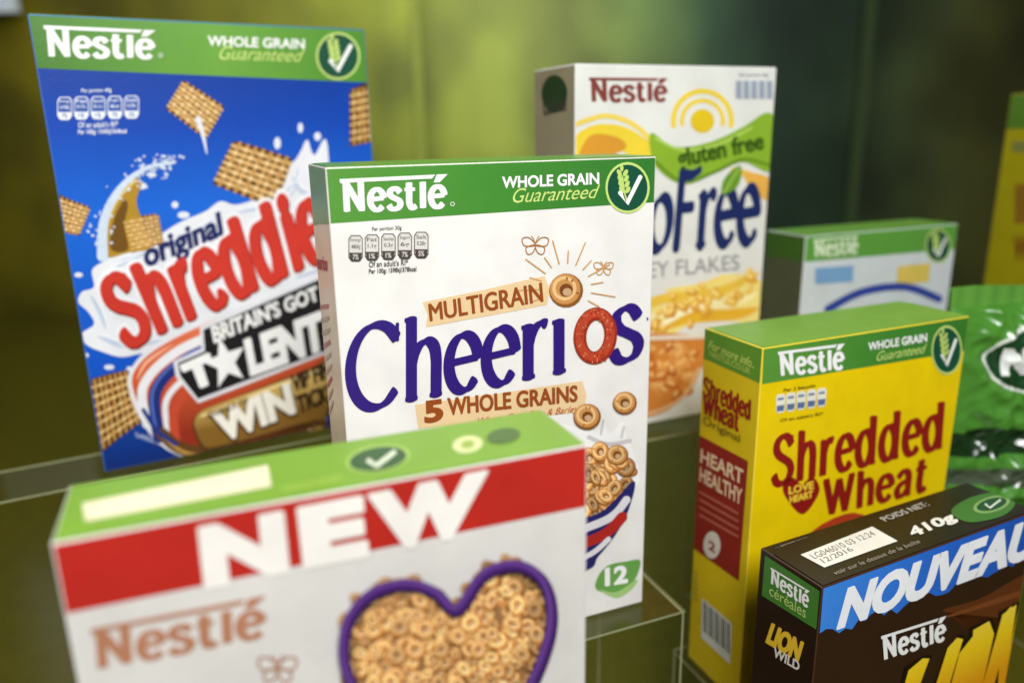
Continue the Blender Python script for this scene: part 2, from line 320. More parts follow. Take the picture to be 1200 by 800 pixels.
p=Pr('A','front',8); PL=[(228,508),(226,494),(234,482),(262,470),(320,448),(366,430),(384,424),(384,486),(350,498),(300,513),(256,525),(238,526)]; p.poly(PL,(80,52,18),True); p.poly([(305+(x-305)*.975,476+(y-476)*.93) for x,y in PL],(0,0,0),True,6,GO); p.stroke([(236,487),(300,461),(380,431)],2.2,(244,222,166)); o=p.build('prize_banner')
p=Pr('A','front',10); p.text('WIN',[(248,487),(338,450),(346,485),(260,520)],(70,42,12),.04,fat=3); p.text('WIN',[(248,485),(338,448),(346,483),(260,518)],(248,243,228),.04,fat=1); p.text('CHANCE TO',[(242,483),(290,464),(291,471),(244,491)],(60,36,14),.02); p.text('VIP FINAL',[(340,440),(404,415),(406,434),(344,459)],(44,24,8),.02,fat=.7); p.text('TICKETS',[(346,464),(408,440),(410,461),(350,484)],(44,24,8),.02,fat=.7); p.text('PLUS VIP EXPERIENCE',[(272,520),(372,490),(372,497),(273,527)],(60,36,14),.02); p.build('prize_lettering',o)
p=Pr('A','front',3); p.text('SHREDDED, WHOLE GRAIN',[(158,506),(236,530),(234,537),(160,513)],(190,205,230),.01); p.build('footer_lettering')
for q in ([(216,97),(260,126),(240,160),(197,127)],[(276,168),(340,188),(318,240),(253,214)],[(412,108),(450,100),(456,160),(412,168)],[(64,230),(104,244),(92,274),(62,268)],[(146,258),(184,252),(190,284),(156,294)],[(108,448),(150,436),(164,492),(118,524)],[(336,496),(372,492),(370,520),(326,524)]): biscuit('A',q,nn=7)
# ================= B : middle white box
make_box('B','white cereal box with purple title and green top band, in the middle of the display',(228,226,221),(232,214,186),(84,140,48),edge=(210,206,196))
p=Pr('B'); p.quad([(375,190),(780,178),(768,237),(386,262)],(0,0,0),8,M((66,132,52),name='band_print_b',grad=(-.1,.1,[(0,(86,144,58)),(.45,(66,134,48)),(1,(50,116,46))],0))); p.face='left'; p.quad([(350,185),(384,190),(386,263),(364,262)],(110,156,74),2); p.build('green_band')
p=Pr('B','front',3); p.brand([(398,210),(525,204),(525,242),(400,248)],WH,True); p.build('brand_lettering')
p=Pr('B','front',3); p.text('WHOLE GRAIN',[(588,207),(702,202),(702,216),(588,221)],WH,.03); p.text('Guaranteed',[(600,221),(703,216),(703,232),(601,238)],LG,.0,.45); p.build('guarantee_lettering')
seal('B','front',735,220,26,30)
nutrition('B',407,276,503,271,31,(74,66,62),'Per portion 30g','Of an adult\'s RI*','Per 100g: 1598kJ/378kcal',['480kJ','1.1g','0.3g','6g','0.28g'],(210,206,200))
TAN=(226,196,150); BR=(146,72,26)
p=Pr('B','front',2); p.poly([(495,354),(560,341),(638,323),(644,340),(641,357),(560,372),(499,383),(501,368)],TAN); o=p.build('flavour_ribbon')
p=Pr('B','front',4); p.text('MULTIGRAIN',[(502,356),(634,331),(636,353),(504,376)],BR,0,fat=.7); p.build('flavour_lettering',o)
p=Pr('B','front',3)
for a in range(13):
    an=-math.pi*1.12+a*math.pi*1.28/12; r0,r1=(30,44+14*(a%2)); p.stroke([(663+r0*math.cos(an),338+r0*math.sin(an)),(663+r1*math.cos(an),338+r1*math.sin(an))],1.6,(196,150,96),False)
p.build('sun_rays')
p=Pr('B','front',5); cheerio(p,663,340,20); p.build('cereal_ring_picture')
def butterfly(k,cx,cy,s,c,lvl=3,w=1.3):
    p=Pr(k,'front',lvl)
    for sg in (-1,1):
        p.stroke([(cx,cy),(cx+sg*.45*s,cy-.55*s),(cx+sg*s,cy-.5*s),(cx+sg*.85*s,cy+.05*s)],w,c,closed=True); p.stroke([(cx,cy),(cx+sg*.7*s,cy+.2*s),(cx+sg*.6*s,cy+.7*s),(cx+sg*.2*s,cy+.6*s)],w,c,closed=True)
        p.stroke([(cx,cy-.1*s),(cx+sg*.15*s,cy-.5*s),(cx+sg*.3*s,cy-.7*s)],w*.7,c)
    p.build('butterfly_drawing')
butterfly('B',627,287,15,(170,112,62)); butterfly('B',707,314,11,(190,140,90))
PUR=(46,24,114)
p=Pr('B','front',5); p.pen('Cheeri0s',[(406,385),(753,330),(753,418),(406,482)],PUR,.178,.07,.25,.055,.0,0,0,.35,.69); p.stroke([(758,372),(758.5,374)],1.6,PUR); p.build('title_lettering')
p=Pr('B','front',8,4e-6); p.ring(697,393,18,26,15,(150,44,28),.12); p.ring(696.5,392,18,26,10,(182,68,42),.12)
for _ in range(90):
    a=random.random()*6.283; q=random.uniform(.72,1.3); p.ell(697+18*q*math.cos(a),393+26*q*math.sin(a),random.uniform(.7,1.8),random.uniform(.5,1.2),random.choice([(206,108,72),(138,40,26),(216,134,94),(162,54,34)]),a,7)
p.build('title_ring_picture')
p=Pr('B','front',2); p.poly([(486,474),(580,461),(682,446),(687,462),(684,482),(580,494),(490,502)],TAN); o=p.build('claim_ribbon')
p=Pr('B','front',4); p.text('5',[(497,470),(518,467),(519,492),(498,496)],BR,.03,fat=.8); p.text('WHOLE GRAINS',[(524,466),(676,451),(676,470),(525,486)],BR,.01,fat=.6); p.text('Wheat, Oats, Rice & Barley',[(560,489),(678,474),(678,484),(560,499)],(170,70,40),.0,.4); p.build('claim_lettering',o)
p=Pr('B','front',2)
p.poly([(640,500),(700,506),(706,486),(714,508),(730,494),(734,514),(742,530),(742,572),(640,580)],(236,234,231),True); p.stroke([(690,512),(712,520),(738,516)],5,(196,194,194)); p.stroke([(704,508),(707,492)],3,(200,198,198)); p.stroke([(728,512),(731,500)],3,(200,198,198))
p.build('milk_splash')
p=Pr('B','front',3,2e-6)
for _ in range(80):
    x=random.uniform(640,738); y=random.uniform(528,600)
    if x+(y-520)*.3<748: cheerio(p,x,y,random.uniform(8,13),random.uniform(.55,1),random.random()*3,random.uniform(.8,1.2))
for x,y,r in [(687,487,16),(731,471,14),(722,532,13)]: cheerio(p,x,y,r,.95)
p.build('cereal_picture')
p=Pr('B','front',15); p.poly([(741,562),(736,594),(722,622),(700,650),(680,668),(560,690),(540,660),(640,612),(700,600)],(38,36,98),True); p.stroke([(733,584),(712,606),(660,626)],9,(218,214,218)); p.stroke([(728,604),(704,626),(650,646)],12,(170,40,34)); p.stroke([(712,630),(690,648),(650,662)],6,(218,214,218)); p.build('bowl_picture')
p=Pr('B','front',3); p.poly([(699,690),(700,676),(712,662),(734,657),(750,656),(746,674),(736,688),(720,695)],(104,158,76),True); p.poly([(702,690),(722,693),(746,678),(740,690),(722,700)],(160,196,120),True); p.text('12',[(709,665),(735,661),(735,682),(709,686)],WH,.03,fat=.5); p.build('vitamin_badge')
p=Pr('B','left',3); p.text('Cheerios',[(366,296),(384,300),(384,318),(368,314)],(150,44,44),.03)
for i in range(9): p.quad([(371+i*.7,352+i*14),(385+i*.7,356+i*14),(385.5+i*.7,361+i*14),(371.5+i*.7,357+i*14)],(190,160,130) if i%3 else (176,70,56),1)
p.build('side_lettering')
# ================= C : white-yellow box behind
make_box('C','white and yellow cereal box with navy title, behind the purple-titled box',(222,222,216),(150,140,112),(206,206,200))
p=Pr('C','front',3); p.brand([(690,91),(783,92),(783,118),(691,119)],(130,62,52)); p.build('brand_lettering')
p=Pr('C','front',3)
for i in range(5): p.quad([(862+i*9,95),(869+i*9,95),(869+i*9,116),(862+i*9,116)],(150,160,176),1)
p.line('Per portion 30g',866,91,900,91,5,(120,130,150)); p.build('nutrition_panel')
YL=(232,204,60)
p=Pr('C','front',2)
p.ell(823,142,14,14,(222,190,36)); p.ring(823,142,24,24,5,YL,0,math.pi*.95,math.pi*2.05); p.ring(823,142,34,35,6,YL,0,math.pi*.95,math.pi*2.05)
p.poly([(674,160),(700,146),(735,150),(768,172),(790,190),(760,196),(730,178),(700,172),(674,186)],YL,True); p.stroke([(674,146),(710,136),(745,148),(775,178)],6,(232,206,90)); p.poly([(676,196),(690,160),(720,160),(734,172),(712,184)],(214,150,50),True); p.build('sun_swirl')
p=Pr('C','front',2); p.stroke([(860,200),(885,208),(904,226)],8,(228,184,80)); p.poly([(872,204),(900,208),(906,236),(884,226)],(226,170,76),True); p.build('petal_drawing')
p=Pr('C','front',5); p.poly([(762,156),(790,172),(830,167),(870,149),(898,132),(908,146),(904,200),(870,190),(838,203),(800,216),(768,194)],(136,174,48),True); p.stroke([(768,190),(800,213),(838,201),(870,187),(902,194)],4,(100,138,32)); p.stroke([(768,162),(800,176),(840,170),(880,150)],3,(170,202,92)); o=p.build('claim_ribbon')
p=Pr('C','front',7); p.text('gluten free',[(792,175),(893,154),(895,181),(796,203)],(46,80,18),.015,fat=.5); p.build('claim_lettering',o)
p=Pr('C','front',5); p.pen('GoFree',[(728,210),(892,190),(890,282),(716,296)],(30,42,94),.21,.085,.55,None,.01,0,0,.8,.68); p.build('title_lettering')
p=Pr('C','front',9); p.poly([(846,228),(846,214),(853,203),(866,194),(868,206),(862,220)],(104,148,44),True); p.stroke([(848,226),(856,212),(865,198)],1.6,(170,200,100)); p.build('leaf_drawing')
p=Pr('C','front',5); p.text('HONEY FLAKES',[(704,312),(866,298),(866,316),(704,331)],(150,150,154),.005); p.build('flavour_lettering')
p=Pr('C','front',3,3e-6)
p.poly([(690,410),(740,366),(800,352),(850,322),(892,330),(890,376),(850,376),(800,384),(760,420)],(238,218,130),True)
for a,ww,cc in (([(700,384),(770,352),(840,342),(888,320)],9,(232,192,70)),([(700,400),(780,366),(850,358),(886,344)],8,(246,232,170)),([(720,404),(800,374),(860,368),(886,362)],10,(226,176,50)),([(780,340),(820,336),(850,322)],6,(240,216,120)),([(760,392),(800,366),(850,350)],5,(250,240,196))): p.stroke(a,ww,cc,taper=lambda t:.4+math.sin(t*3.14))
for _ in range(34):
    t=random.random(); x=760+125*t; y=380-48*t+random.gauss(0,11); r=random.uniform(5,9); a=random.random()*3
    p.ell(x,y,r,r*.62,random.choice([(214,152,44),(228,182,70),(206,140,40)]),a,10); p.ell(x-1,y-1.5,r*.7,r*.36,(244,210,120),a,10)
p.build('flake_picture')
p=Pr('C','front',6,3e-6); p.poly([(690,402),(822,394),(818,440),(796,470),(760,488),(700,490)],(206,128,56),True)
for _ in range(50):
    x=random.uniform(720,812);y=random.uniform(404,470); r=random.uniform(6,12);a=random.random()*3
    p.ell(x,y,r,r*.6,random.choice([(206,130,56),(190,104,40),(216,150,76),(176,90,34)]),a,9); p.ell(x-1,y-2,r*.6,r*.28,(232,178,108),a,9)
p.stroke([(690,402),(760,396),(822,394)],5,(228,216,196)); p.stroke([(700,488),(760,484),(800,464),(818,432)],4,(226,180,130)); p.build('bowl_picture')
p=Pr('C','left',3); p.ell(650,110,15,22,(40,62,34)); p.text('GoFree',[(636,116),(664,112),(664,130),(637,136)],(60,60,50),.02); p.build('side_lettering')
# ================= D : foreground box
make_box('D','white cereal box with red NEW banner and heart-shaped bowl, nearest the camera',(208,205,200),(190,186,180),(118,158,46))
p=Pr('D'); p.quad([(40,620),(720,500),(690,592),(74,719)],(176,38,30)); p.build('red_band')
p=Pr('D','front',3)
p.text('N',[(234,618),(330,599),(337,668),(242,688)],(232,228,220),.05,fat=3); p.text('E',[(350,595),(424,581),(430,650),(358,664)],(232,228,220),.05,fat=3); p.text('W',[(432,579),(570,551),(556,624),(448,646)],(232,228,220),.05,fat=2.5); p.build('banner_lettering')
p=Pr('D','front',3); p.brand([(106,736),(313,696),(315,742),(110,783)],(172,118,88)); p.build('brand_lettering')
H=catm([(532,708),(508,688),(474,678),(434,688),(406,720),(400,762),(412,800),(440,850),(500,900),(560,870),(610,810),(636,752),(642,708),(630,672),(600,656),(562,668)],True,5)
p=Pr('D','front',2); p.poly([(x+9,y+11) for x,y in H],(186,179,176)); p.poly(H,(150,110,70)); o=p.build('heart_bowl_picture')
p=Pr('D','front',3,8e-7); pts=[]; cen=(525,770)
for gx in range(396,650,13):
    for gy in range(656,850,12): pts.append((gx+random.uniform(-6,6),gy+random.uniform(-6,6)))
random.shuffle(pts)
for x,y in pts:
    if inside(x,y,H):
        rim=not inside(cen[0]+(x-cen[0])*1.16,cen[1]+(y-cen[1])*1.16,H)
        cheerio(p,x,y,random.uniform(8.5,13),random.uniform(.5,1),random.random()*3,random.uniform(.72,.95) if rim else random.uniform(.95,1.3))
p.build('cereal_picture',o)
p=Pr('D','front',34); p.stroke([(x+1.5,y+2.5) for x,y in H],13,(44,18,72),smooth=False,closed=True); p.stroke(H,11,(72,36,108),smooth=False,closed=True); p.stroke([(x-1.2,y-2) for x,y in H],4,(100,62,138),smooth=False,closed=True); p.build('bowl_rim',o)
butterfly('D',325,782,22,(160,112,84),3,2.5)
p=Pr('D','top',2); p.quad([(96,590),(314,545),(318,570),(100,611)],(230,222,184)); p.build('date_label')
p=Pr('D','top',2); p.ell(443,538,38,16,(160,190,90),-.15).ell(443,538,34,14,(44,84,40),-.15); p.stroke([(432,540),(441,546),(462,530)],5,(220,226,200),False); p.ell(548,521,18,10,(206,214,150),-.15); p.ell(548,521,8,5,(150,170,70),-.15); p.ell(590,511,20,9,(72,104,44),-.15); p.text('WHOLE GRAIN',[(330,570),(400,556),(402,564),(331,578)],(160,188,74),.02); p.build('top_emblems')
# ================= E : yellow box
make_box('E','yellow cereal box with red title and maroon side panel, right of the middle box',(232,200,8),(214,186,26),(118,160,60))
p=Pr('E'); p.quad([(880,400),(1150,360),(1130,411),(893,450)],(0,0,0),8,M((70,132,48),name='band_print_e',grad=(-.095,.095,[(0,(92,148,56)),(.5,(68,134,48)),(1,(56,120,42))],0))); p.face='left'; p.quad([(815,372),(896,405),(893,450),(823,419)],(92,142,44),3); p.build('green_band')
p=Pr('E','front',3); p.brand([(911,412),(990,402),(990,431),(913,440)],WH); p.build('brand_lettering')
p=Pr('E','front',3); p.text('WHOLE GRAIN',[(1017,401),(1086,390),(1086,400),(1017,411)],WH,.03); p.text('Guaranteed',[(1027,412),(1086,402),(1085,413),(1027,423)],LG,0,.45); p.build('guarantee_lettering')
seal('E','front',1109,410,18,29)
p=Pr('E','front',3)
for i in range(5):
    a=909+i*12; y=462-i*1.8; p.poly([(a,y+3),(a+2,y),(a+9,y-1),(a+11,y+2),(a+10,y+18),(a+8,y+21),(a+2,y+22),(a,y+19)],(226,226,210)); p.quad([(a+1,y+13),(a+10,y+12),(a+9,y+19),(a+1,y+20)],(90,110,150),1); p.quad([(a+2,y+4),(a+9,y+3),(a+9,y+6),(a+2,y+7)],(120,130,160),1)
p.line('Per 2 biscuits',918,459,955,453,4,(80,60,20)); p.line('Of an adult\'s RI*',914,494,964,486,4,(80,60,20)); p.build('nutrition_panel')
RD=(140,26,20)
p=Pr('E','front',3); p.pen('Shredded',[(905,513),(1112,470),(1108,522),(903,569)],RD,.225,.115,.12,.10,.07,0,0,.3,.72); p.build('title_lettering')
p=Pr('E','front',3); p.pen('Wheat',[(964,563),(1092,533),(1087,573),(964,604)],RD,.225,.135,.12,.11,.07,0,0,.3,.72); p.build('title_lettering')
p=Pr('E','front',3); hp=[(939,567),(929,559),(919,564),(919,579),(940,602),(959,578),(957,563),(949,559)]; p.poly(hp,RD,True); p.text('LOVE',[(924,570),(953,563),(953,572),(924,579)],(236,200,60),.02,fat=.4); p.text('HEART',[(925,581),(952,574),(952,582),(925,589)],(236,200,60),.02,fat=.4); p.build('heart_badge')
p=Pr('E','front',3); p.ell(985,700,70,80,(200,140,50)); p.ell(985,700,60,70,(226,220,200)); p.poly([(940,640),(1000,600),(1050,640),(1010,700)],(176,60,30),True); p.build('bowl_picture')
p=Pr('E','left',3); p.text('For more info..',[(831,398),(885,421),(884,432),(830,408)],(190,206,100),.01,.3); p.text('NESTLE.CO.UK',[(832,410),(880,432),(880,439),(832,417)],(180,200,90),.01); p.build('band_lettering')
p=Pr('E','left',3); p.pen('Shredded',[(825,441),(882,470),(881,492),(824,462)],RD,.25,.13,.1,.1,.05,0,0,.3,.74); p.pen('Wheat',[(825,462),(868,484),(867,505),(824,483)],RD,.25,.13,.1,.1,.05,0,0,.3,.74); p.text('Original',[(825,486),(868,509),(868,521),(824,498)],(120,100,30),.01); p.build('side_lettering')
p=Pr('E','left',3); p.poly([(817,508),(877,540),(866,680),(811,640)],(140,38,30)); o=p.build('health_panel')
p=Pr('E','left',5); p.text('HEART',[(822,525),(872,550),(871,568),(821,541)],(226,196,160),.03); p.text('HEALTHY',[(821,546),(871,573),(870,592),(820,563)],(226,196,160),.03); p.ell(835,638,10,16,(222,214,200)); p.text('2',[(831,632),(839,636),(839,648),(831,643)],RD,.03)
for i in range(4): p.quad([(820,574+i*9),(866,600+i*9),(866,603+i*9),(820,577+i*9)],(180,100,80),1)
p.build('health_lettering',o)
p=Pr('E','left',3); p.poly([(823,700),(858,730),(856,778),(822,746)],(222,222,214))
for i in range(13):
    a=825+i*2.4; y=704+i*2.1; p.quad([(a,y),(a+(.9+.7*(i%3==0)),y+.8),(a+(.9+.7*(i%3==0)),y+36),(a,y+35)],(24,24,24),1)
p.build('barcode')
p=Pr('E','left',3)
for i in range(6): p.quad([(813,668+i*6),(818,672+i*6),(818,674+i*6),(813,670+i*6)],(150,130,60),1)
p.build('small_print')
# ================= F : dark brown box
make_box('F','dark brown cereal box with blue NOUVEAU banner, at the lower right',(46,25,14),(38,21,13),(28,18,13),edge=(70,44,28))
p=Pr('F','front',2); lo=[(1310,612)]
for i in range(46):
    x=1300-i*7.55; lo.append((x,747-(x-956)*.372+random.uniform(-5,4)+3*math.sin(i*.8)))
p.poly([(950,688),(970,687),(1210,598),(1320,556)]+lo,(0,0,0),mat=M((44,112,204),name='banner_print',grad=(-.095,.095,[(0,(60,136,226)),(.5,(36,104,206)),(1,(28,84,180))],0))); o=p.build('blue_banner')
p=Pr('F','front',5); p.text('NOUVEAU',[(990,689),(1222,602),(1212,650),(980,737)],(240,242,246),.04,.1,fat=1); p.build('banner_lettering',o)
p=Pr('F','front',8); p.brand([(1031,744),(1108,720),(1108,747),(1033,772)],WH); p.build('brand_lettering')
p=Pr('F','front',1); p.poly([(1104,716),(1150,700),(1210,668),(1300,640),(1300,720),(1220,716),(1160,730)],(92,46,20),True); p.stroke([(1110,722),(1160,706),(1240,680)],7,(118,64,30),taper=lambda t:.3+t); p.build('chocolate_swirl')
def jag(p,L,q,c,mat=None,g=0):   # ragged italic capitals cut from straight-edged shapes
    for pts in L:
        P=p.bil(pts,q); cx=sum(a for a,b in P)/len(P); cy=sum(b for a,b in P)/len(P)
        if g: P=[(a+g*(1 if a>cx else -1),b+g*(1 if b>cy else -1)) for a,b in P]
        p.poly(P,c,mat=mat)
LI=[[(.0,.98),(.08,1.06),(.15,1.0),(.125,.25),(.2,.24),(.275,.30),(.26,.1),(.265,-.06),(.1,-.02),(-.02,-.03),(.005,.4)],[(.305,1.0),(.37,1.07),(.435,1.0),(.425,.5),(.44,-.02),(.37,-.06),(.295,-.02),(.31,.5)],[(.465,.8),(.555,1.0),(.60,.72),(.595,.30),(.555,.0),(.46,.2)],[(.54,1.02),(.65,1.04),(.73,.82),(.59,.72)],[(.62,.8),(.73,.83),(.735,.2),(.61,.24)],[(.54,.0),(.65,-.05),(.735,.22),(.59,.30)],[(.765,1.0),(.83,1.07),(.87,1.0),(.868,.0),(.82,-.06),(.755,-.02)],[(.79,1.0),(.88,1.05),(1.02,.05),(.92,-.05)],[(.95,1.02),(1.0,1.12),(1.06,1.06),(1.05,.02),(.95,-.02)]]
p=Pr('F','front',5); LQ=[(1066,784),(1204,704),(1182,800),(1036,880)]; jag(p,LI,LQ,(16,8,5),None,5); YG=M((236,204,30),name='yellow_print',grad=(.15,.225,[(0,(222,150,16)),(.45,(238,202,28)),(1,(248,230,90))],2)); jag(p,LI,LQ,(0,0,0),YG,1.6)
p.build('title_lettering')
p=Pr('F','left',3); p.poly([(897,650),(961,692),(957,737),(893,697)],(66,122,46)); o=p.build('brand_panel')
p=Pr('F','left',5); p.brand([(904,664),(950,692),(949,712),(903,682)],WH); p.text('céréales',[(903,684),(946,711),(945,724),(902,696)],(170,200,110),.01); p.build('brand_lettering',o)
p=Pr('F','left',3); p.text('LION',[(903,728),(942,752),(938,776),(898,752)],(226,184,50),.03,.2,fat=1); p.text('WILD',[(908,757),(938,775),(937,786),(906,768)],(226,220,210),.03); p.build('side_lettering')
p=Pr('F','top',3); p.quad([(938,650),(1022,617),(1052,634),(966,665)],(226,222,212)); p.text('LG046010 03 12:24',[(948,650),(1020,622),(1027,627),(955,655)],(60,60,60),.0); p.text('12/2016',[(960,655),(995,641),(1001,645),(966,660)],(60,60,60),.0); p.build('date_label')
p=Pr('F','top',3); p.text('POIDS NET:',[(1030,607),(1082,588),(1090,592),(1038,611)],(190,184,176),.01); p.text('410g',[(1062,620),(1112,601),(1124,611),(1074,632)],(230,226,218),.02,fat=.6); p.text('A consommer de préférence avant le',[(905,640),(1010,602),(1015,606),(910,644)],(170,160,150),.0); p.text('voir sur le dessus de la boîte',[(975,670),(1075,632),(1079,636),(979,674)],(150,140,130),.0); p.build('weight_lettering')
p=Pr('F','top',3); p.poly([(1116,596),(1140,582),(1176,576),(1190,588),(1176,604),(1140,612),(1120,606)],(62,112,44),True); p.ell(1162,591,22,9,(130,166,96),-.25); p.ell(1162,591,18,7,(24,72,42),-.25); p.stroke([(1155,591),(1160,595),(1172,586)],2.2,(214,222,206),False); p.build('top_emblem')
# ================= G : low box behind
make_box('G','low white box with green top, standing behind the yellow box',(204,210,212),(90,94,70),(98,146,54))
p=Pr('G'); p.quad([(935,272),(1130,255),(1118,292),(943,307)],(92,152,60)); p.face='left'; p.quad([(890,262),(946,275),(943,307),(895,300)],(70,106,40),3); p.build('green_band')
p=Pr('G','front',3); p.brand([(953,281),(1006,276),(1006,296),(954,301)],(214,228,196)); p.build('brand_lettering')
seal('G','front',1099,288,15,20)
p=Pr('G','front',3); p.quad([(955,314),(1000,311),(999,330),(955,333)],(120,160,200)); p.quad([(1052,312),(1090,308),(1088,330),(1050,334)],(216,190,90)); p.stroke([(970,362),(1010,342),(1060,336),(1100,350)],9,(50,70,150)); p.build('front_artwork')
# ================= H : far right box, seen on its side panel
c=CAM+ray(1246,108)*.84; BX['H']=[c.x,c.y,c.z-ZS,.36,.19,c.z-.178,.06]
make_box('H','yellow cereal box cut by the right photo edge, behind the green bag',(170,152,16),(150,140,14),(84,112,38))
p=Pr('H'); p.quad([(1170,90),(1400,80),(1400,150),(1170,160)],(80,116,40)); p.face='left'; p.quad([(1160,100),(1260,90),(1260,150),(1160,152)],(76,112,34)); p.build('green_band')
p=Pr('H','left',3); p.quad([(1186,166),(1236,164),(1236,176),(1186,178)],(110,116,60)); p.poly([(1190,216),(1236,214),(1234,262),(1189,262)],(124,92,24)); p.text('Wheat',[(1188,276),(1232,276),(1232,306),(1187,306)],(116,56,20),.03); p.build('side_artwork')
# ================= green bag
bw,bh=.17,.225; w_=Vector((math.cos(.3),math.sin(.3),0)); c=CAM+ray(1114,340)*.605+w_*bw/2
bag=bpy.data.objects.new('cereal_bag',None); bag.location=(c.x,c.y,c.z-bh); bag.rotation_euler=(0,0,.3); col.objects.link(bag)
tag(bag,'shiny green plastic bag with a dark oval and crimped top, at the right edge','bag')
def ridge(x,y,z): return 1-2*abs(noise.noise(Vector((x,y,z))))
def bsurf(u,v,off,sg=-1):
    t=.026*max(0,1-abs(2*u-1)**2.6)**.6*max(0,1-abs(2*v-.96)**3.2)**.6
    en=.8+.9*abs(2*v-1)+(.9*min(1,(.6-v)*10) if v<.6 else 0)
    t+=en*(.0056*ridge(u*5+v*2,v*6-u*2,sg)+.0032*ridge(u*12-v*5,v*13+u*4,sg+7)-.0045)*(1-abs(2*u-1)**3)
    z=bh*v; x=bw*(u-.5)*(1-.03*math.sin(v*3.1416))
    if v>.93: t=.0012+.0005*math.sin(u*60); z+=.0018*math.sin(u*7+1)*(v-.93)/.07
    return (x,sg*(max(t,.0004)+off),z)
def bpatch(name,mat,off,test,n=120,parent=bag,both=False):
    V=[];Fc=[]
    for sg in ((-1,1) if both else (-1,)):
        ids={}
        for i in range(n):
            for j in range(n):
                if test((i+.5)/n,(j+.5)/n):
                    q=[]
                    for a,b in ((i,j),(i+1,j),(i+1,j+1),(i,j+1)):
                        if (a,b) not in ids: ids[a,b]=len(V); V.append(bsurf(a/n,b/n,off,sg))
                        q.append(ids[a,b])
                    Fc.append(tuple(q))
    return mesh_obj(name,V,Fc,[mat],None,parent,True)
bpatch('pouch',M((74,134,46),.24,.7,'glossy_film'),0,lambda u,v:v<=.93,both=True)
bpatch('crimped_seal',M((96,152,60),.3,.6,'glossy_film'),0,lambda u,v:v>.93,both=True)
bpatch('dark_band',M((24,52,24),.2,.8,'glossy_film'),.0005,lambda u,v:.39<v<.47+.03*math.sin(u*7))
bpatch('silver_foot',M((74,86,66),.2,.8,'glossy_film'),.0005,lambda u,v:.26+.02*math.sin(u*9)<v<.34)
el=lambda u,v,a,b:((u-.46)/a)**2+((v-.745)/b)**2<1
lab=bpatch('oval_label',M((214,222,208),.25,.6,'glossy_film'),.0005,lambda u,v:el(u,v,.31,.125),n=220)
bpatch('oval_field',M((22,62,30),.22,.7,'glossy_film'),.0008,lambda u,v:el(u,v,.292,.114),220,lab)
def letN(u,v):
    if not .695<v<.795: return False
    for x0 in (.23,.42,.61):
        t=(u-x0)/.13
        if 0<t<1 and (t<.28 or t>.72 or abs((.795-v)/.10-t)<.26): return True
        if x0>.5: break
    return False
bpatch('oval_lettering',M((232,236,230),.25,.5,'glossy_film'),.0012,letN,220,lab)
# ================= acrylic risers
def acrylic():
    m=bpy.data.materials.new('clear_acrylic'); m.use_nodes=True; nt=m.node_tree; nt.nodes.remove(nt.nodes['Principled BSDF']); out=nt.nodes['Material Output']
    t=nt.nodes.new('ShaderNodeBsdfTransparent'); t.inputs[0].default_value=(.99,.995,.98,1); g=nt.nodes.new('ShaderNodeBsdfGlossy'); g.inputs['Roughness'].default_value=.04
    n=nt.nodes.new('ShaderNodeTexNoise'); n.inputs['Scale'].default_value=25
    ma=nt.nodes.new('ShaderNodeMath'); ma.operation='MULTIPLY_ADD'; ma.inputs[1].default_value=.02; ma.inputs[2].default_value=.03; nt.links.new(n.outputs['Fac'],ma.inputs[0])
    mx=nt.nodes.new('ShaderNodeMixShader'); nt.links.new(ma.outputs[0],mx.inputs[0]); nt.links.new(t.outputs[0],mx.inputs[1]); nt.links.new(g.outputs[0],mx.inputs[2]); nt.links.new(mx.outputs[0],out.inputs[0]); return m
ACR=acrylic(); EDG=M((150,154,116),.25,.6,'acrylic_edge')  # pale opaque rim colour imitates the bright light in clear acrylic edges
def slab(name,c,sx,sy,sz,parent,thin):
    x,y,z=c; V=[(x+a*sx/2,y+b*sy/2,z+d*sz/2) for d in (-1,1) for a,b in ((-1,-1),(1,-1),(1,1),(-1,1))]
    Fc=[(3,2,1,0),(4,5,6,7),(0,1,5,4),(1,2,6,5),(2,3,7,6),(3,0,4,7)]; ax=[2,2,1,0,1,0]
    return mesh_obj(name,V,Fc,[ACR,EDG],[0 if a==thin else 1 for a in ax],parent)
def riser(label,fr,yaw,w,d,h):   # fr = front-right top corner
    W_=Vector((math.cos(yaw),math.sin(yaw),0)); D_=Vector((-math.sin(yaw),math.cos(yaw),0)); c=Vector((fr[0],fr[1],0))-W_*w/2+D_*d/2
    e=bpy.data.objects.new('acrylic_riser',None); e.location=(c.x,c.y,.002); e.rotation_euler=(0,0,yaw); col.objects.link(e); tag(e,label,'display riser','clear acrylic risers')
    t=.0016; h-=.0025
    slab('top_plate',(0,0,h-t/2),w,d,t,e,2); slab('side_panel',(w/2-t/2,0,(h-t)/2-.0002),t,d-.002,h-t-.0006,e,0); slab('side_panel',(-w/2+t/2,0,(h-t)/2-.0002),t,d-.002,h-t-.0006,e,0)
def under(k,label,mx=.012,my=.03,left=0):
    X,Y,Z,psi,W,Hh,D=BX[k]; W_=Vector((math.cos(psi),math.sin(psi),0)); D_=Vector((-math.sin(psi),math.cos(psi),0)); fr=Vector((X,Y,0))+W_*(W+mx)-D_*my
    riser(label,fr,psi,W+2*mx+left,D+2*my,Z+ZS-Hh)
hB=ZS-.0165-.3023; riser('clear acrylic riser under the white box with the purple title',onz(803,714,hB),.384,.245,.12,hB)
X,Y,Z,psi,W,Hh,D=BX['A']; hA=Z+ZS-Hh; P=onz(75,572,hA); myA=-((P.x-X)*-math.sin(psi)+(P.y-Y)*math.cos(psi)); myA=min(max(myA,.01),.06)
under('A','clear acrylic riser under the tall blue box',.006,myA,.16); under('C','clear acrylic riser under the white and yellow box',.012,.03)
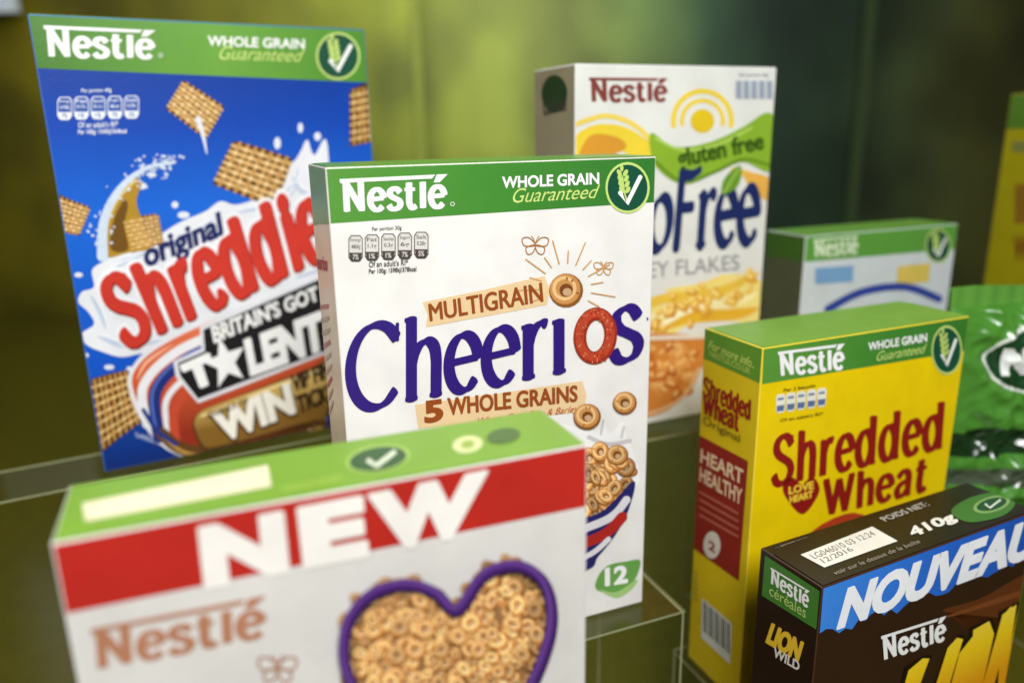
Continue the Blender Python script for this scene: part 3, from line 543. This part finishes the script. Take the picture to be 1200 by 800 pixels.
under('D','clear acrylic riser under the box with the red NEW banner',.02,.02,.1); under('E','clear acrylic riser under the yellow box with the maroon side panel',.006,.012); under('G','clear acrylic riser under the low green-topped box',.01,.02); under('H','clear acrylic riser under the far right yellow box',.004,.02)
bz=c.z-bh
riser('clear acrylic riser under the shiny green bag',Vector((c.x,c.y,0))+w_*.1-Vector((-math.sin(.3),math.cos(.3),0))*.03,.3,.19,.07,bz)
# ================= setting
YW=2.3
def wallmat():
    m=bpy.data.materials.new('olive_glass_wall'); m.use_nodes=True; nt=m.node_tree; b=nt.nodes['Principled BSDF']; b.inputs['Roughness'].default_value=.5
    tc=nt.nodes.new('ShaderNodeTexCoord'); sp=nt.nodes.new('ShaderNodeSeparateXYZ'); nt.links.new(tc.outputs['Object'],sp.inputs[0])
    n=nt.nodes.new('ShaderNodeTexNoise'); n.inputs['Scale'].default_value=1.6; n.inputs['Detail'].default_value=2; nt.links.new(tc.outputs['Object'],n.inputs['Vector'])
    ad=nt.nodes.new('ShaderNodeMath'); ad.operation='MULTIPLY_ADD'; ad.inputs[1].default_value=.3; nt.links.new(n.outputs['Fac'],ad.inputs[0]); nt.links.new(sp.outputs[0],ad.inputs[2])
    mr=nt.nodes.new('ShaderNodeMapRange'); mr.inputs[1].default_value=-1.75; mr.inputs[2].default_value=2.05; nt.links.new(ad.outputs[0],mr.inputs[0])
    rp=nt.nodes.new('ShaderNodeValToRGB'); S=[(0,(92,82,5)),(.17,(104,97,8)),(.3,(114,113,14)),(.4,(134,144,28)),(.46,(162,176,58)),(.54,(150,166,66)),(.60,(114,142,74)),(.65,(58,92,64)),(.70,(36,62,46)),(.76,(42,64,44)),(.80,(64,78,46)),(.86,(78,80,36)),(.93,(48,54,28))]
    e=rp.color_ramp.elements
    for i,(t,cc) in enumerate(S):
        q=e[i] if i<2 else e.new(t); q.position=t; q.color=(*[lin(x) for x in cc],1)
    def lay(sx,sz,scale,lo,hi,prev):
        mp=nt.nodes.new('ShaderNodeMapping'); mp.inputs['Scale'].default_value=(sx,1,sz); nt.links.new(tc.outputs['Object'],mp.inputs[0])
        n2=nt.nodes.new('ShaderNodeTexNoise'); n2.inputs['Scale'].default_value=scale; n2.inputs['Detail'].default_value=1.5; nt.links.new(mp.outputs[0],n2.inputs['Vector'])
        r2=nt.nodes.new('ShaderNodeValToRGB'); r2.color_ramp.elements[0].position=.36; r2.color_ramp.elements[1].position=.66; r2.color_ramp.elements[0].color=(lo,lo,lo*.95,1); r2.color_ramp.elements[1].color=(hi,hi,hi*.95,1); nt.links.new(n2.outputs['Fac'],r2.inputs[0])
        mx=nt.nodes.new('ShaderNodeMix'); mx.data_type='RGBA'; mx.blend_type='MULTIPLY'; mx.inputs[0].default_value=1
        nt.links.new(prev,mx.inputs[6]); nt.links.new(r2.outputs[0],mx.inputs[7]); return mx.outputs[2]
    nt.links.new(mr.outputs[0],rp.inputs[0]); o1=lay(1.2,1.1,3.2,.66,1.45,rp.outputs[0]); o2=lay(3.2,.35,2,.9,1.12,o1); nt.links.new(o2,b.inputs['Base Color']); return m  # noise patches and upright streaks paint glass reflections into the wall colour
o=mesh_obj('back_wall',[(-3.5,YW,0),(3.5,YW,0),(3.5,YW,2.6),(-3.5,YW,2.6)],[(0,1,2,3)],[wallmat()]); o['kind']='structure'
o=mesh_obj('table_top',[(-3.5,-.3,0),(3.5,-.3,0),(3.5,YW,0),(-3.5,YW,0)],[(0,1,2,3)],[M((78,74,20),.18,.5,'table',.08,.02,6)]); o['kind']='structure'
def post(px0,px1,col_,label,y=YW-.05,z0=.0,z1=2.3,name='wall_post',cat='post'):
    a=CAM+ray(px0,100)*(y/ray(px0,100).y); b=CAM+ray(px1,100)*(y/ray(px1,100).y); t=.012
    V=[(x,yy,z) for z in (z0,z1) for x,yy in ((a.x,y-t),(b.x,y-t),(b.x,y+t),(a.x,y+t))]
    o=mesh_obj(name,V,[(3,2,1,0),(4,5,6,7),(0,1,5,4),(1,2,6,5),(2,3,7,6),(3,0,4,7)],[M(col_,.5,.3,'post')]); tag(o,label,cat)
post(486,496,(164,176,70),'pale green upright strip on the back wall, between the blue and white boxes')
post(1006,1016,(70,88,54),'greyish green upright post on the back wall, right of the yellow swirl box')
post(-90,36,(226,238,246),'bright bluish window pane in the top left corner',YW-.08,.84,1.6,'window_pane','window')
# ================= light
w=bpy.data.worlds.new('World'); sc.world=w; w.use_nodes=True; w.node_tree.nodes['Background'].inputs[0].default_value=(.95,1,.86,1); w.node_tree.nodes['Background'].inputs[1].default_value=.05
def area(name,loc,tgt,size,en,cc=(1,1,1)):
    l=bpy.data.lights.new(name,'AREA'); l.size=size; l.energy=en; l.color=cc; o=bpy.data.objects.new(name,l); o.location=loc; d=Vector(tgt)-Vector(loc); o.rotation_euler=d.to_track_quat('-Z','Y').to_euler(); col.objects.link(o)
area('key_lamp',(.18,-.5,ZS+.75),(0,.45,ZS-.1),.5,25.5); area('fill_lamp',(-.8,-.1,ZS+.3),(-.1,.5,ZS-.1),.7,3.2,(1,.98,.92))
area('wall_fill_light',(-.5,1.35,ZS+1.3),(-.4,2.3,ZS+.1),1.2,14); area('back_fill_light',(.35,1.15,ZS+.75),(.2,.6,0),.5,3,(1,1,.9))  # unseen fills, added to brighten the backdrop and the box tops and shelves
